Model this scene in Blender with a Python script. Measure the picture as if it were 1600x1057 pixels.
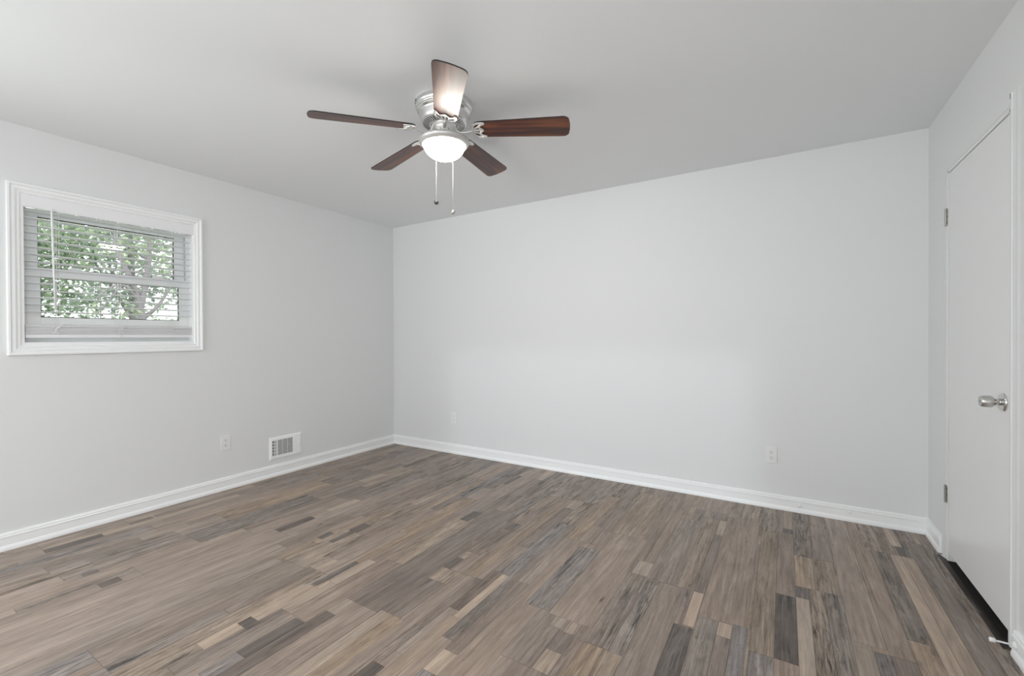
import bpy, bmesh, math, random
from mathutils import Vector, Matrix
sc = bpy.context.scene
for o in list(bpy.data.objects):
    bpy.data.objects.remove(o, do_unlink=True)
COL = sc.collection
PI = math.pi
random.seed(7)

# ------------------------------------------------------------------ room sizes (metres)
W = 4.5105          # wall to wall; window wall is x = 0, long back wall is y = 0
H = 2.44
FRONT = -6.20       # wall behind the camera

# ------------------------------------------------------------------ camera
cam_data = bpy.data.cameras.new('camera')
cam = bpy.data.objects.new('camera', cam_data)
COL.objects.link(cam)
yaw, pitch, roll = -0.55089, -0.00620, -0.00449
_cy, _sy, _cp, _sp = math.cos(yaw), math.sin(yaw), math.cos(pitch), math.sin(pitch)
F = Vector((_sy*_cp, _cy*_cp, _sp)); R0 = Vector((_cy, -_sy, 0)); U0 = R0.cross(F)
Rt = math.cos(roll)*R0 + math.sin(roll)*U0; Up = -math.sin(roll)*R0 + math.cos(roll)*U0
cam.matrix_world = Matrix(((Rt.x, Up.x, -F.x, 3.7678), (Rt.y, Up.y, -F.y, -3.5679), (Rt.z, Up.z, -F.z, 1.1989), (0, 0, 0, 1)))
cam_data.sensor_width = 36.0
cam_data.sensor_fit = 'HORIZONTAL'
cam_data.lens = 690.08*36/1600
cam_data.shift_y = 2.894/1600
cam_data.clip_start = 0.02
sc.camera = cam

# ------------------------------------------------------------------ world, daylight, exposure
world = bpy.data.worlds.new('daylight_sky'); sc.world = world
world.use_nodes = True
wn = world.node_tree.nodes; wl = world.node_tree.links
bg = wn['Background']
bg.inputs['Color'].default_value = (0.96, 0.98, 1.0, 1)
bg.inputs['Strength'].default_value = 2.0

sun_d = bpy.data.lights.new('low_sun', 'SUN'); sun_d.energy = 0.26; sun_d.angle = math.radians(2.2); sun_d.color = (0.80, 0.89, 1.0)
sun = bpy.data.objects.new('low_sun', sun_d); COL.objects.link(sun)
_sd = Vector((0.0, math.cos(math.radians(8.3)), -math.sin(math.radians(8.3))))
sun.rotation_euler = _sd.to_track_quat('-Z', 'Y').to_euler(); sun.location = (2.2, -12, 5)

def area(name, loc, direction, sx, sy, power, color=(1, 1, 1)):
    d = bpy.data.lights.new(name, 'AREA'); d.shape = 'RECTANGLE'; d.size = sx; d.size_y = sy; d.energy = power; d.color = color
    o = bpy.data.objects.new(name, d); COL.objects.link(o)
    o.location = loc; o.rotation_euler = Vector(direction).to_track_quat('-Z', 'Z').to_euler()
    return o
area('rear_window_daylight', (2.2, FRONT-0.20, 1.38), (0, 1, -0.75), 2.8, 1.25, 32, (0.935, 0.975, 1.0))
area('left_wall_fill', (W+0.30, -4.50, 1.0), (-1, 0.45, -0.45), 0.78, 1.9, 72, (0.945, 0.975, 1.0))  # added fill through an unseen doorway, brightens the lower left wall
area('right_wall_fill', (-0.20, -4.60, 1.38), (1, 0.2, -0.7), 1.9, 1.25, 70, (0.93, 0.975, 1.0))  # lamp of an unseen window, added to brighten door and right wall
area('ceiling_fill', (2.6, -13.5, -0.6), (0, 0.6, 0.8), 4.5, 7.0, 620, (0.935, 0.97, 1.0))  # added lamp outside the rear window, lifts the ceiling

sc.view_settings.view_transform = 'Standard'
sc.view_settings.look = 'None'
sc.view_settings.gamma = 1.0
sc.view_settings.use_curve_mapping = False
sc.view_settings.exposure = 0.03
sc.cycles.max_bounces = 14
sc.cycles.diffuse_bounces = 8
sc.cycles.transparent_max_bounces = 16
sc.cycles.sample_clamp_indirect = 6.0

# ------------------------------------------------------------------ helpers
def tag(o, label=None, cat=None, group=None, kind=None):
    if label: o['label'] = label
    if cat: o['category'] = cat
    if group: o['group'] = group
    if kind: o['kind'] = kind
    return o

def empty(name, loc=(0, 0, 0), parent=None):
    o = bpy.data.objects.new(name, None); COL.objects.link(o)
    o.empty_display_size = 0.1; o.location = loc
    if parent: o.parent = parent
    return o

def obj(name, bm, mat, parent=None, loc=None, smooth=False, bevel=0.0, seg=2):
    me = bpy.data.meshes.new(name)
    bmesh.ops.recalc_face_normals(bm, faces=bm.faces[:])
    bm.to_mesh(me); bm.free()
    for m in (mat if isinstance(mat, (list, tuple)) else [mat]):
        me.materials.append(m)
    if smooth:
        for p in me.polygons: p.use_smooth = True
    o = bpy.data.objects.new(name, me); COL.objects.link(o)
    if parent: o.parent = parent
    if loc: o.location = loc
    if bevel:
        b = o.modifiers.new('bevel', 'BEVEL'); b.width = bevel; b.segments = seg; b.limit_method = 'ANGLE'; b.angle_limit = math.radians(40)
    return o

def struct(name, bm, mat, parent=None, **k):
    o = obj(name, bm, mat, parent, **k)
    if parent is None: o['kind'] = 'structure'
    return o

def B(): return bmesh.new()

def box(bm, x0, x1, y0, y1, z0, z1, mi=0):
    v = [bm.verts.new((x, y, z)) for x in (x0, x1) for y in (y0, y1) for z in (z0, z1)]
    for f in ((0, 1, 3, 2), (4, 6, 7, 5), (0, 4, 5, 1), (2, 3, 7, 6), (0, 2, 6, 4), (1, 5, 7, 3)):
        bm.faces.new([v[i] for i in f]).material_index = mi
    return v

def prism(bm, pts, axis, a, b, mi=0):
    """extrude a 2D outline between a and b along axis (0,1,2); outline uses the other two axes in order"""
    def P(p, t):
        q = [0, 0, 0]; k = [i for i in range(3) if i != axis]
        q[axis] = t; q[k[0]] = p[0]; q[k[1]] = p[1]; return q
    A = [bm.verts.new(P(p, a)) for p in pts]; C = [bm.verts.new(P(p, b)) for p in pts]
    n = len(pts)
    bm.faces.new(A).material_index = mi; bm.faces.new(C).material_index = mi
    for i in range(n):
        bm.faces.new((A[i], A[(i+1) % n], C[(i+1) % n], C[i])).material_index = mi

def lathe(bm, prof, n=48, M=None, cap=True, mi=0):
    rings = []
    for r, z in prof:
        if r < 1e-6:
            v = bm.verts.new((0, 0, z)); rings.append([v])
        else:
            rings.append([bm.verts.new((r*math.cos(2*PI*i/n), r*math.sin(2*PI*i/n), z)) for i in range(n)])
    for a, b in zip(rings, rings[1:]):
        if len(a) == 1 and len(b) == 1: continue
        for i in range(n):
            j = (i+1) % n
            if len(a) == 1: f = bm.faces.new((a[0], b[i], b[j]))
            elif len(b) == 1: f = bm.faces.new((a[i], a[j], b[0]))
            else: f = bm.faces.new((a[i], a[j], b[j], b[i]))
            f.material_index = mi
    if cap:
        for r in (rings[0], rings[-1]):
            if len(r) > 1: bm.faces.new(r).material_index = mi
    if M is not None:
        bmesh.ops.transform(bm, matrix=M, verts=[v for r in rings for v in r])

def tube(bm, pts, rad, n=10, flat=1.0, cap=True, mi=0):
    """tube through points; rad number or list; flat squashes it in z"""
    pts = [Vector(p) for p in pts]
    if not isinstance(rad, (list, tuple)): rad = [rad]*len(pts)
    rings = []
    for i, p in enumerate(pts):
        t = (pts[min(i+1, len(pts)-1)]-pts[max(i-1, 0)]).normalized()
        ref = Vector((0, 0, 1)) if abs(t.z) < 0.95 else Vector((1, 0, 0))
        s = t.cross(ref).normalized(); u = s.cross(t).normalized()
        rings.append([bm.verts.new(p + s*rad[i]*math.cos(2*PI*k/n) + u*rad[i]*flat*math.sin(2*PI*k/n)) for k in range(n)])
    for a, b in zip(rings, rings[1:]):
        for k in range(n):
            bm.faces.new((a[k], a[(k+1) % n], b[(k+1) % n], b[k])).material_index = mi
    if cap:
        bm.faces.new(rings[0]).material_index = mi; bm.faces.new(rings[-1]).material_index = mi

def smooth_path(pts, k=6):
    pts = [Vector(p) for p in pts]; out = []
    for i in range(len(pts)-1):
        p0 = pts[max(i-1, 0)]; p1 = pts[i]; p2 = pts[i+1]; p3 = pts[min(i+2, len(pts)-1)]
        for j in range(k):
            t = j/k
            out.append(0.5*((2*p1)+(p2-p0)*t+(2*p0-5*p1+4*p2-p3)*t*t+(3*p1-p0-3*p2+p3)*t**3))
    out.append(pts[-1]); return out

def frame_sweep(bm, prof, y0, y1, z0, z1, x_sign=1):
    """mitred picture frame in the plane x=0: prof lists (inward offset, x)"""
    rings = []
    for (o, x) in prof:
        rings.append([bm.verts.new((x, y0+o, z0+o)), bm.verts.new((x, y1-o, z0+o)), bm.verts.new((x, y1-o, z1-o)), bm.verts.new((x, y0+o, z1-o))])
    n = len(rings)
    for i in range(n):
        a, b = rings[i], rings[(i+1) % n]
        for k in range(4):
            bm.faces.new((a[k], a[(k+1) % 4], b[(k+1) % 4], b[k]))

# ------------------------------------------------------------------ materials
def mat(name, color, rough=0.5, metal=0.0, spec=None, coat=0.0):
    m = bpy.data.materials.new(name); m.use_nodes = True
    p = m.node_tree.nodes['Principled BSDF']
    p.inputs['Base Color'].default_value = (*color, 1); p.inputs['Roughness'].default_value = rough; p.inputs['Metallic'].default_value = metal
    if spec is not None: p.inputs['Specular IOR Level'].default_value = spec
    if coat: p.inputs['Coat Weight'].default_value = coat
    return m

def N(m, t, **kw):
    n = m.node_tree.nodes.new(t)
    for k, v in kw.items(): setattr(n, k, v)
    return n
def L(m, a, b): m.node_tree.links.new(a, b)
def PB(m): return m.node_tree.nodes['Principled BSDF']

def painted(name, color, rough, bump=0.02, scale=220):
    m = mat(name, color, rough)
    tc = N(m, 'ShaderNodeTexCoord'); nz = N(m, 'ShaderNodeTexNoise'); nz.inputs['Scale'].default_value = scale; nz.inputs['Detail'].default_value = 3
    bp = N(m, 'ShaderNodeBump'); bp.inputs['Strength'].default_value = bump; bp.inputs['Distance'].default_value = 0.002
    L(m, tc.outputs['Object'], nz.inputs['Vector']); L(m, nz.outputs['Fac'], bp.inputs['Height']); L(m, bp.outputs['Normal'], PB(m).inputs['Normal'])
    return m

M_wall = painted('wall_paint', (0.745, 0.754, 0.758), 0.55, 0.05)
M_ceil = painted('ceiling_paint', (0.830, 0.846, 0.860), 0.7, 0.05)
M_trim = painted('trim_paint', (0.89, 0.90, 0.905), 0.32, 0.01)
M_door = painted('door_paint', (0.785, 0.79, 0.79), 0.30, 0.02, 90)
M_vinyl = mat('white_vinyl', (0.80, 0.82, 0.81), 0.35)
M_slat = mat('blind_white', (0.84, 0.84, 0.86), 0.40)
M_plastic = mat('white_plastic', (0.80, 0.80, 0.80), 0.35)
M_cord = mat('white_cord', (0.82, 0.82, 0.82), 0.7)
M_black = mat('dark_slot', (0.012, 0.012, 0.012), 0.6)
M_dark = mat('dark_gap', (0.03, 0.027, 0.024), 0.8)
M_hinge = mat('hinge_steel', (0.42, 0.41, 0.39), 0.35, 1.0)
M_steel = mat('satin_steel', (0.62, 0.61, 0.59), 0.28, 1.0)
M_chrome = mat('bright_steel', (0.70, 0.69, 0.67), 0.14, 1.0)
M_darksteel = mat('dark_steel', (0.10, 0.095, 0.09), 0.35, 1.0)
M_nickel = mat('brushed_nickel', (0.78, 0.775, 0.76), 0.30, 1.0)
M_nickel_l = mat('pale_nickel', (0.80, 0.795, 0.78), 0.34, 0.75)
M_pan = mat('pale_fitter_metal', (0.55, 0.54, 0.525), 0.42, 0.5)
M_ball = mat('grey_ball', (0.05, 0.05, 0.05), 0.45)
M_rubber = mat('white_rubber', (0.80, 0.80, 0.79), 0.6)
M_closet_dark = painted('closet_painted_dark', (0.010, 0.008, 0.007), 0.9)

def glass_mat():
    m = bpy.data.materials.new('window_glass'); m.use_nodes = True
    nt = m.node_tree; nt.nodes.clear()
    out = N(m, 'ShaderNodeOutputMaterial'); mix = N(m, 'ShaderNodeMixShader'); tr = N(m, 'ShaderNodeBsdfTransparent'); gl = N(m, 'ShaderNodeBsdfGlossy')
    tr.inputs['Color'].default_value = (0.96, 0.98, 0.97, 1); gl.inputs['Roughness'].default_value = 0.02
    fr = N(m, 'ShaderNodeFresnel'); fr.inputs['IOR'].default_value = 1.35
    L(m, fr.outputs['Fac'], mix.inputs['Fac']); L(m, tr.outputs[0], mix.inputs[1]); L(m, gl.outputs[0], mix.inputs[2]); L(m, mix.outputs[0], out.inputs['Surface'])
    return m
M_glass = glass_mat()

def bowl_mat():
    m = mat('lit_frosted_glass', (0.95, 0.95, 0.93), 0.4)
    PB(m).inputs['Emission Color'].default_value = (1.0, 0.935, 0.85, 1); PB(m).inputs['Emission Strength'].default_value = 42.0
    return m
M_bowl = bowl_mat()

def blade_mat():
    m = mat('walnut_blade', (0.1, 0.03, 0.015), 0.36)
    tc = N(m, 'ShaderNodeTexCoord'); mp = N(m, 'ShaderNodeMapping'); mp.inputs['Scale'].default_value = (2.2, 34, 34)
    oi = N(m, 'ShaderNodeObjectInfo'); add = N(m, 'ShaderNodeVectorMath', operation='ADD')
    nz = N(m, 'ShaderNodeTexNoise'); nz.inputs['Scale'].default_value = 1.0; nz.inputs['Detail'].default_value = 5; nz.inputs['Distortion'].default_value = 0.6
    cr = N(m, 'ShaderNodeValToRGB'); e = cr.color_ramp.elements
    e[0].position = 0.30; e[0].color = (0.012, 0.0025, 0.002, 1); e[1].position = 0.72; e[1].color = (0.190, 0.050, 0.010, 1)
    e2 = cr.color_ramp.elements.new(0.5); e2.color = (0.060, 0.012, 0.005, 1)
    L(m, tc.outputs['Object'], mp.inputs['Vector']); L(m, mp.outputs[0], add.inputs[0]); L(m, oi.outputs['Random'], add.inputs[1])
    L(m, add.outputs[0], nz.inputs['Vector']); L(m, nz.outputs['Fac'], cr.inputs['Fac']); L(m, cr.outputs['Color'], PB(m).inputs['Base Color'])
    PB(m).inputs['Specular IOR Level'].default_value = 0.75
    return m
M_blade = blade_mat()
M_blade_edge = mat('dark_blade_edge', (0.012, 0.006, 0.005), 0.5)

def floor_mat():
    m = mat('weathered_vinyl_plank', (0.3, 0.25, 0.2), 0.38)
    tone = N(m, 'ShaderNodeAttribute'); tone.attribute_name = 'tone'
    gr = N(m, 'ShaderNodeAttribute'); gr.attribute_name = 'grain'
    size = N(m, 'ShaderNodeAttribute'); size.attribute_name = 'size'
    sep = N(m, 'ShaderNodeSeparateColor'); L(m, gr.outputs['Color'], sep.inputs[0])
    tc = N(m, 'ShaderNodeTexCoord')
    # per-board offset so that the grain breaks at every joint
    off = N(m, 'ShaderNodeVectorMath', operation='SCALE'); off.inputs['Scale'].default_value = 37.0
    cmb = N(m, 'ShaderNodeCombineXYZ'); L(m, sep.outputs['Green'], cmb.inputs['X']); L(m, sep.outputs['Green'], cmb.inputs['Y']); L(m, sep.outputs['Green'], cmb.inputs['Z'])
    L(m, cmb.outputs[0], off.inputs[0])
    pos = N(m, 'ShaderNodeVectorMath', operation='ADD'); L(m, tc.outputs['Object'], pos.inputs[0]); L(m, off.outputs[0], pos.inputs[1])
    def noise(sx, sy, det, dist, rough=0.55):
        mp = N(m, 'ShaderNodeMapping'); mp.inputs['Scale'].default_value = (sx, sy, 1)
        L(m, pos.outputs[0], mp.inputs['Vector'])
        n = N(m, 'ShaderNodeTexNoise'); n.inputs['Scale'].default_value = 1.0; n.inputs['Detail'].default_value = det; n.inputs['Distortion'].default_value = dist; n.inputs['Roughness'].default_value = rough
        L(m, mp.outputs[0], n.inputs['Vector']); return n.outputs['Fac']
    def ramp(x, a, b, lo=0.0, hi=1.0):
        r = N(m, 'ShaderNodeMapRange'); r.inputs['From Min'].default_value = a; r.inputs['From Max'].default_value = b; r.inputs['To Min'].default_value = lo; r.inputs['To Max'].default_value = hi
        L(m, x, r.inputs['Value']); return r.outputs['Result']
    def math_(op, a, b):
        n = N(m, 'ShaderNodeMath', operation=op)
        for i, v in enumerate((a, b)):
            if isinstance(v, (int, float)): n.inputs[i].default_value = v
            else: L(m, v, n.inputs[i])
        return n.outputs[0]
    fine = ramp(noise(190, 4, 5, 0.5, 0.62), 0.3, 0.7, 0.74, 1.18)
    med = ramp(noise(42, 1.1, 6, 1.4, 0.62), 0.3, 0.7, 0.68, 1.22)
    broad = ramp(noise(7, 2.2, 3, 0.8), 0.3, 0.7, 0.88, 1.10)
    streak = ramp(noise(48, 3.2, 9, 1.8, 0.72), 0.47, 0.60)            # dark weathered fissures
    patch = ramp(noise(14, 2.2, 4, 1.2), 0.40, 0.58)
    fleck = ramp(noise(130, 16, 3, 0.6, 0.6), 0.60, 0.70)
    pale = ramp(noise(40, 2.5, 6, 1.0, 0.65), 0.56, 0.70)
    knots = ramp(noise(26, 9, 2, 0.3), 0.74, 0.80)
    cath = ramp(noise(16, 1.0, 3, 3.2, 0.5), 0.35, 0.65, 0.84, 1.12)      # broad figured grain
    mott = ramp(noise(30, 12, 6, 0.8, 0.7), 0.35, 0.65, 0.72, 1.20)       # weathered mottling
    amp = ramp(sep.outputs['Red'], 0.0, 1.0, 0.40, 1.0)
    def blend(x, a):                                                       # 1 + (x-1)*a
        return math_('ADD', 1.0, math_('MULTIPLY', math_('SUBTRACT', x, 1.0), a))
    v = math_('MULTIPLY', blend(math_('MULTIPLY', fine, med), amp), math_('MULTIPLY', broad, cath))
    v = math_('MULTIPLY', v, blend(mott, math_('MULTIPLY', sep.outputs['Red'], 0.8)))
    sk = math_('MULTIPLY', math_('MULTIPLY', streak, patch), sep.outputs['Red'])
    dk = math_('SUBTRACT', 1.0, math_('MULTIPLY', sk, 0.85))
    v = math_('MULTIPLY', v, dk)
    v = math_('MULTIPLY', v, math_('SUBTRACT', 1.0, math_('MULTIPLY', math_('MULTIPLY', fleck, ramp(patch, 0.0, 1.0, 0.25, 1.0)), math_('MULTIPLY', sep.outputs['Red'], 0.6))))
    v = math_('MULTIPLY', v, math_('SUBTRACT', 1.0, math_('MULTIPLY', knots, 0.55)))
    # joints between boards
    uv = N(m, 'ShaderNodeUVMap'); uv.uv_map = 'board'
    su = N(m, 'ShaderNodeSeparateXYZ'); L(m, uv.outputs[0], su.inputs[0])
    ss = N(m, 'ShaderNodeSeparateColor'); L(m, size.outputs['Color'], ss.inputs[0])
    du = math_('MINIMUM', su.outputs['X'], math_('SUBTRACT', ss.outputs['Red'], su.outputs['X']))
    dv = math_('MINIMUM', su.outputs['Y'], math_('SUBTRACT', ss.outputs['Green'], su.outputs['Y']))
    edge = math_('LESS_THAN', math_('MINIMUM', du, dv), 0.0018)
    v = math_('MULTIPLY', v, math_('SUBTRACT', 1.0, math_('MULTIPLY', edge, math_('MULTIPLY', ss.outputs['Blue'], 0.55))))
    mul = N(m, 'ShaderNodeVectorMath', operation='SCALE'); L(m, tone.outputs['Color'], mul.inputs[0]); L(m, v, mul.inputs['Scale'])
    mx = N(m, 'ShaderNodeMix', data_type='RGBA'); mx.inputs[7].default_value = (0.50, 0.465, 0.45, 1)
    L(m, math_('MULTIPLY', math_('MULTIPLY', pale, sep.outputs['Red']), 0.45), mx.inputs[0]); L(m, mul.outputs[0], mx.inputs[6])
    L(m, mx.outputs[2], PB(m).inputs['Base Color'])
    L(m, ramp(v, 0.5, 1.1, 0.46, 0.34), PB(m).inputs['Roughness'])
    bp = N(m, 'ShaderNodeBump'); bp.inputs['Strength'].default_value = 0.12; bp.inputs['Distance'].default_value = 0.002
    L(m, v, bp.inputs['Height']); L(m, bp.outputs['Normal'], PB(m).inputs['Normal'])
    PB(m).inputs['Specular IOR Level'].default_value = 0.45
    return m
M_floor = floor_mat()

def leaf_mat(name, c1, c2):
    m = mat(name, c1, 0.45)
    gi = N(m, 'ShaderNodeAttribute'); gi.attribute_name = 'shade'
    mx = N(m, 'ShaderNodeMix', data_type='RGBA'); mx.inputs[6].default_value = (*c1, 1); mx.inputs[7].default_value = (*c2, 1)
    L(m, gi.outputs['Fac'], mx.inputs[0]); L(m, mx.outputs[2], PB(m).inputs['Base Color'])
    tl = N(m, 'ShaderNodeBsdfTranslucent'); L(m, mx.outputs[2], tl.inputs['Color'])
    ms = N(m, 'ShaderNodeMixShader'); ms.inputs[0].default_value = 0.5
    out = m.node_tree.nodes['Material Output']
    L(m, PB(m).outputs[0], ms.inputs[1]); L(m, tl.outputs[0], ms.inputs[2]); L(m, ms.outputs[0], out.inputs['Surface'])
    return m
M_leaf_a = leaf_mat('leaf_mid_green', (0.20, 0.27, 0.16), (0.62, 0.70, 0.46))
M_leaf_b = leaf_mat('leaf_deep_green', (0.08, 0.13, 0.08), (0.48, 0.58, 0.38))
M_leaf_c = leaf_mat('leaf_pale_green', (0.26, 0.29, 0.28), (0.62, 0.68, 0.58))
M_bark = painted('grey_bark', (0.30, 0.265, 0.285), 0.9, 0.4, 60)
M_grass = painted('lawn', (0.10, 0.18, 0.05), 0.9, 0.4, 80)

# ------------------------------------------------------------------ floor of printed planks: one mesh, one face per printed board
TONES = {'L': ((0.405, 0.318, 0.250), 0.25), 'P': ((0.320, 0.250, 0.204), 0.35), 'M': ((0.262, 0.205, 0.170), 0.50),
         'D': ((0.150, 0.121, 0.104), 0.60), 'Y': ((0.345, 0.259, 0.190), 0.55), 'G': ((0.288, 0.234, 0.196), 1.0),
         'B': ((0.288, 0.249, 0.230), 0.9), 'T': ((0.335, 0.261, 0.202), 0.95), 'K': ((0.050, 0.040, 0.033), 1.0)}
def make_floor():
    rnd = random.Random(11)
    X0, X1, Y0, Y1 = 0.0, W-0.003, FRONT, 0.0
    rects = []                                        # (x0,x1,y0,y1,tone,seam)
    k = -20
    patterns = [(0.08, 0.08, 0.04), (0.055, 0.085, 0.06), (0.08, 0.12), (0.2,), (0.065, 0.135), (0.045, 0.08, 0.075), (0.12, 0.08), (0.08, 0.055, 0.065)]
    while True:
        px = 3.655+0.2*k; k += 1
        if px > X1: break
        if px+0.2 < X0: continue
        y = Y0-rnd.random()*1.2
        while y < Y1:                                 # one plank, 1.22 m
            ye = y+1.22
            pat = rnd.choice(patterns); x = px
            for w in pat:
                yy = y
                while yy < ye-1e-6:
                    ln = rnd.choice((0.12, 0.25, 0.4, 0.55, 0.8, 1.22)) if w < 0.1 else rnd.choice((0.55, 0.8, 1.22, 1.22))
                    e = min(yy+ln, ye)
                    if ye-e < 0.09: e = ye
                    small = (e-yy) < 0.3
                    if w >= 0.12: t = rnd.choice('PPPPTMYG')
                    elif small: t = rnd.choice('DMMLPPPM')
                    else: t = rnd.choice('PPPMMLYGGTTBPP')
                    rects.append((x, x+w, yy, e, t, 0.5))
                    yy = e
                x += w
            y = ye
    hand = [  # boards one can pick out in the photograph
        (2.896, 3.095, -1.861, -0.95, 'P'), (3.255, 3.377, -2.3, -1.36, 'P'), (3.188, 3.377, -1.36, -0.5, 'P'),
        (3.738, 3.815, -1.668, -1.178, 'D'), (3.738, 3.818, -1.178, -0.42, 'M'), (3.765, 3.818, -0.42, -0.35, 'D'), (3.815, 3.868, -2.7, -1.166, 'L'),
        (3.815, 3.868, -1.166, -1.062, 'D'), (3.815, 3.898, -1.062, -0.709, 'Y'), (3.818, 3.905, -0.709, 0.0, 'G'), (3.768, 3.818, -0.35, 0.0, 'L'),
        (3.656, 3.738, -1.67, -0.455, 'Y'), (3.646, 3.735, -0.455, 0.0, 'G'), (3.456, 3.640, -1.54, -0.33, 'P'), (3.409, 3.454, -1.64, -1.36, 'L'),
        (3.412, 3.456, -1.36, -0.66, 'M'), (3.417, 3.459, -0.66, -0.42, 'L'), (3.33, 3.412, -1.36, -0.42, 'T'), (3.377, 3.455, -2.4, -1.65, 'D'), (3.458, 3.536, -2.5, -1.55, 'G'),
        (3.536, 3.588, -1.64, -1.54, 'L'), (3.536, 3.590, -2.6, -1.64, 'M'), (3.590, 3.645, -2.6, -1.53, 'B'), (3.656, 3.738, -2.7, -1.67, 'B'),
        (3.868, 3.930, -2.6, -1.057, 'T'), (3.930, 3.995, -2.6, -1.057, 'G'), (3.898, 3.990, -1.057, -0.709, 'T'), (3.905, 3.995, -0.709, 0.0, 'P'),
        (3.995, 4.105, -1.40, 0.0, 'P'), (4.105, 4.184, -1.43, 0.0, 'P'), (3.995, 4.060, -2.6, -1.43, 'L'), (4.060, 4.110, -2.6, -1.43, 'B'), (4.110, 4.184, -2.6, -1.43, 'M'),
        (4.184, 4.262, -1.28, -0.43, 'G'), (4.184, 4.262, -2.6, -1.28, 'Y'), (4.160, 4.240, -0.43, 0.0, 'G'), (4.240, 4.300, -0.43, -0.02, 'T'),
        (4.262, 4.312, -2.6, -0.43, 'L'), (4.305, 4.360, -0.43, -0.30, 'D'), (4.335, 4.385, -0.31, -0.20, 'D'), (4.290, 4.340, -0.30, 0.0, 'L'), (4.340, 4.400, -0.20, 0.0, 'M'),
        (4.312, 4.365, -2.6, -0.43, 'L'), (4.365, 4.440, -2.6, -0.20, 'M'), (4.440, 4.53, -4.0, -0.0, 'G'), (4.482, 4.53, -1.16, -0.30, 'K'),  # K strip: dark stain plus door-gap shade painted in
        (3.099, 3.188, -1.948, -1.348, 'G'), (2.776, 2.896, -1.849, -1.22, 'B'), (3.097, 3.180, -2.7, -1.948, 'Y'), (3.18, 3.255, -2.6, -1.95, 'Y'),
        (2.50, 2.556, -2.05, -1.69, 'M'), (2.556, 2.60, -2.10, -1.70, 'L'), (2.213, 2.345, -1.6, -1.150, 'M'), (2.472, 2.532, -3.1, -2.45, 'D'),
        (2.540, 2.600, -2.75, -2.09, 'L'), (2.260, 2.325, -3.0, -2.22, 'L'), (2.325, 2.40, -2.9, -2.22, 'Y'), (2.05, 2.12, -3.0, -2.35, 'D'), (1.81, 1.845, -2.25, -2.0, 'D'),
        (1.80, 1.87, -2.75, -2.26, 'L'), (1.38, 1.43, -1.93, -1.84, 'D'), (1.48, 1.525, -1.925, -1.74, 'D'), (1.81, 1.885, -2.60, -2.545, 'D'),
        (1.985, 2.05, -2.69, -2.45, 'D'), (1.985, 2.05, -2.82, -2.69, 'B'), (0.905, 0.975, -2.80, -2.72, 'D'), (0.72, 0.77, -2.81, -2.75, 'D'),
        (0.75, 0.80, -0.62, -0.31, 'D'), (2.28, 2.35, -1.25, -1.145, 'D'), (1.95, 2.02, -1.28, -1.12, 'D'),
        (1.00, 1.25, -3.2, -2.0, 'P'), (1.25, 1.38, -3.3, -2.1, 'P'), (1.38, 1.48, -3.4, -2.2, 'P'), (0.12, 0.19, -2.3, -1.2, 'M'), (0.26, 0.32, -2.95, -2.3, 'M'),
    ]
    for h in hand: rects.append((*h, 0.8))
    xs = sorted({round(min(max(v, X0), X1), 4) for r in rects for v in r[:2]})
    verts, faces, own = [], [], []
    for xa, xb in zip(xs, xs[1:]):
        xm = (xa+xb)/2
        ids = [i for i, r in enumerate(rects) if r[0] < xm < r[1]]
        ys = sorted({round(min(max(v, Y0), Y1), 4) for i in ids for v in rects[i][2:4]})
        runs = []
        for ya, yb in zip(ys, ys[1:]):
            ym = (ya+yb)/2
            c = [i for i in ids if rects[i][2] < ym < rects[i][3]]
            if not c: continue
            if runs and runs[-1][2] == c[-1]: runs[-1][1] = yb
            else: runs.append([ya, yb, c[-1]])
        for ya, yb, i in runs:
            b = len(verts); verts += [(xa, ya, 0), (xb, ya, 0), (xb, yb, 0), (xa, yb, 0)]
            faces.append((b, b+1, b+2, b+3)); own.append(i)
    me = bpy.data.meshes.new('floor'); me.from_pydata(verts, [], faces)
    me.uv_layers.new(name='board')
    for an in ('tone', 'grain', 'size'): me.color_attributes.new(an, 'FLOAT_COLOR', 'CORNER')
    props = {}
    for i, r in enumerate(rects):
        c, g = TONES[r[4]]; f = rnd.uniform(0.88, 1.12); hue = rnd.uniform(-0.03, 0.03)
        props[i] = ((c[0]*f*(1+hue), c[1]*f, c[2]*f*(1-hue), 1), (min(1, g*rnd.uniform(0.7, 1.2)), rnd.random(), 0, 1), (r[1]-r[0], r[3]-r[2], r[5], 1))
    uvs, ts, gs, zs = [], [], [], []
    for f, i in zip(faces, own):
        r = rects[i]; p = props[i]
        for v in f:
            x, y, _ = verts[v]; uvs += [x-r[0], y-r[2]]; ts += p[0]; gs += p[1]; zs += p[2]
    me.uv_layers['board'].data.foreach_set('uv', uvs)
    for an, dat in (('tone', ts), ('grain', gs), ('size', zs)): me.attributes[an].data.foreach_set('color', dat)
    me.materials.append(M_floor)
    o = bpy.data.objects.new('floor', me); COL.objects.link(o); o['kind'] = 'structure'
    return o
make_floor()

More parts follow.
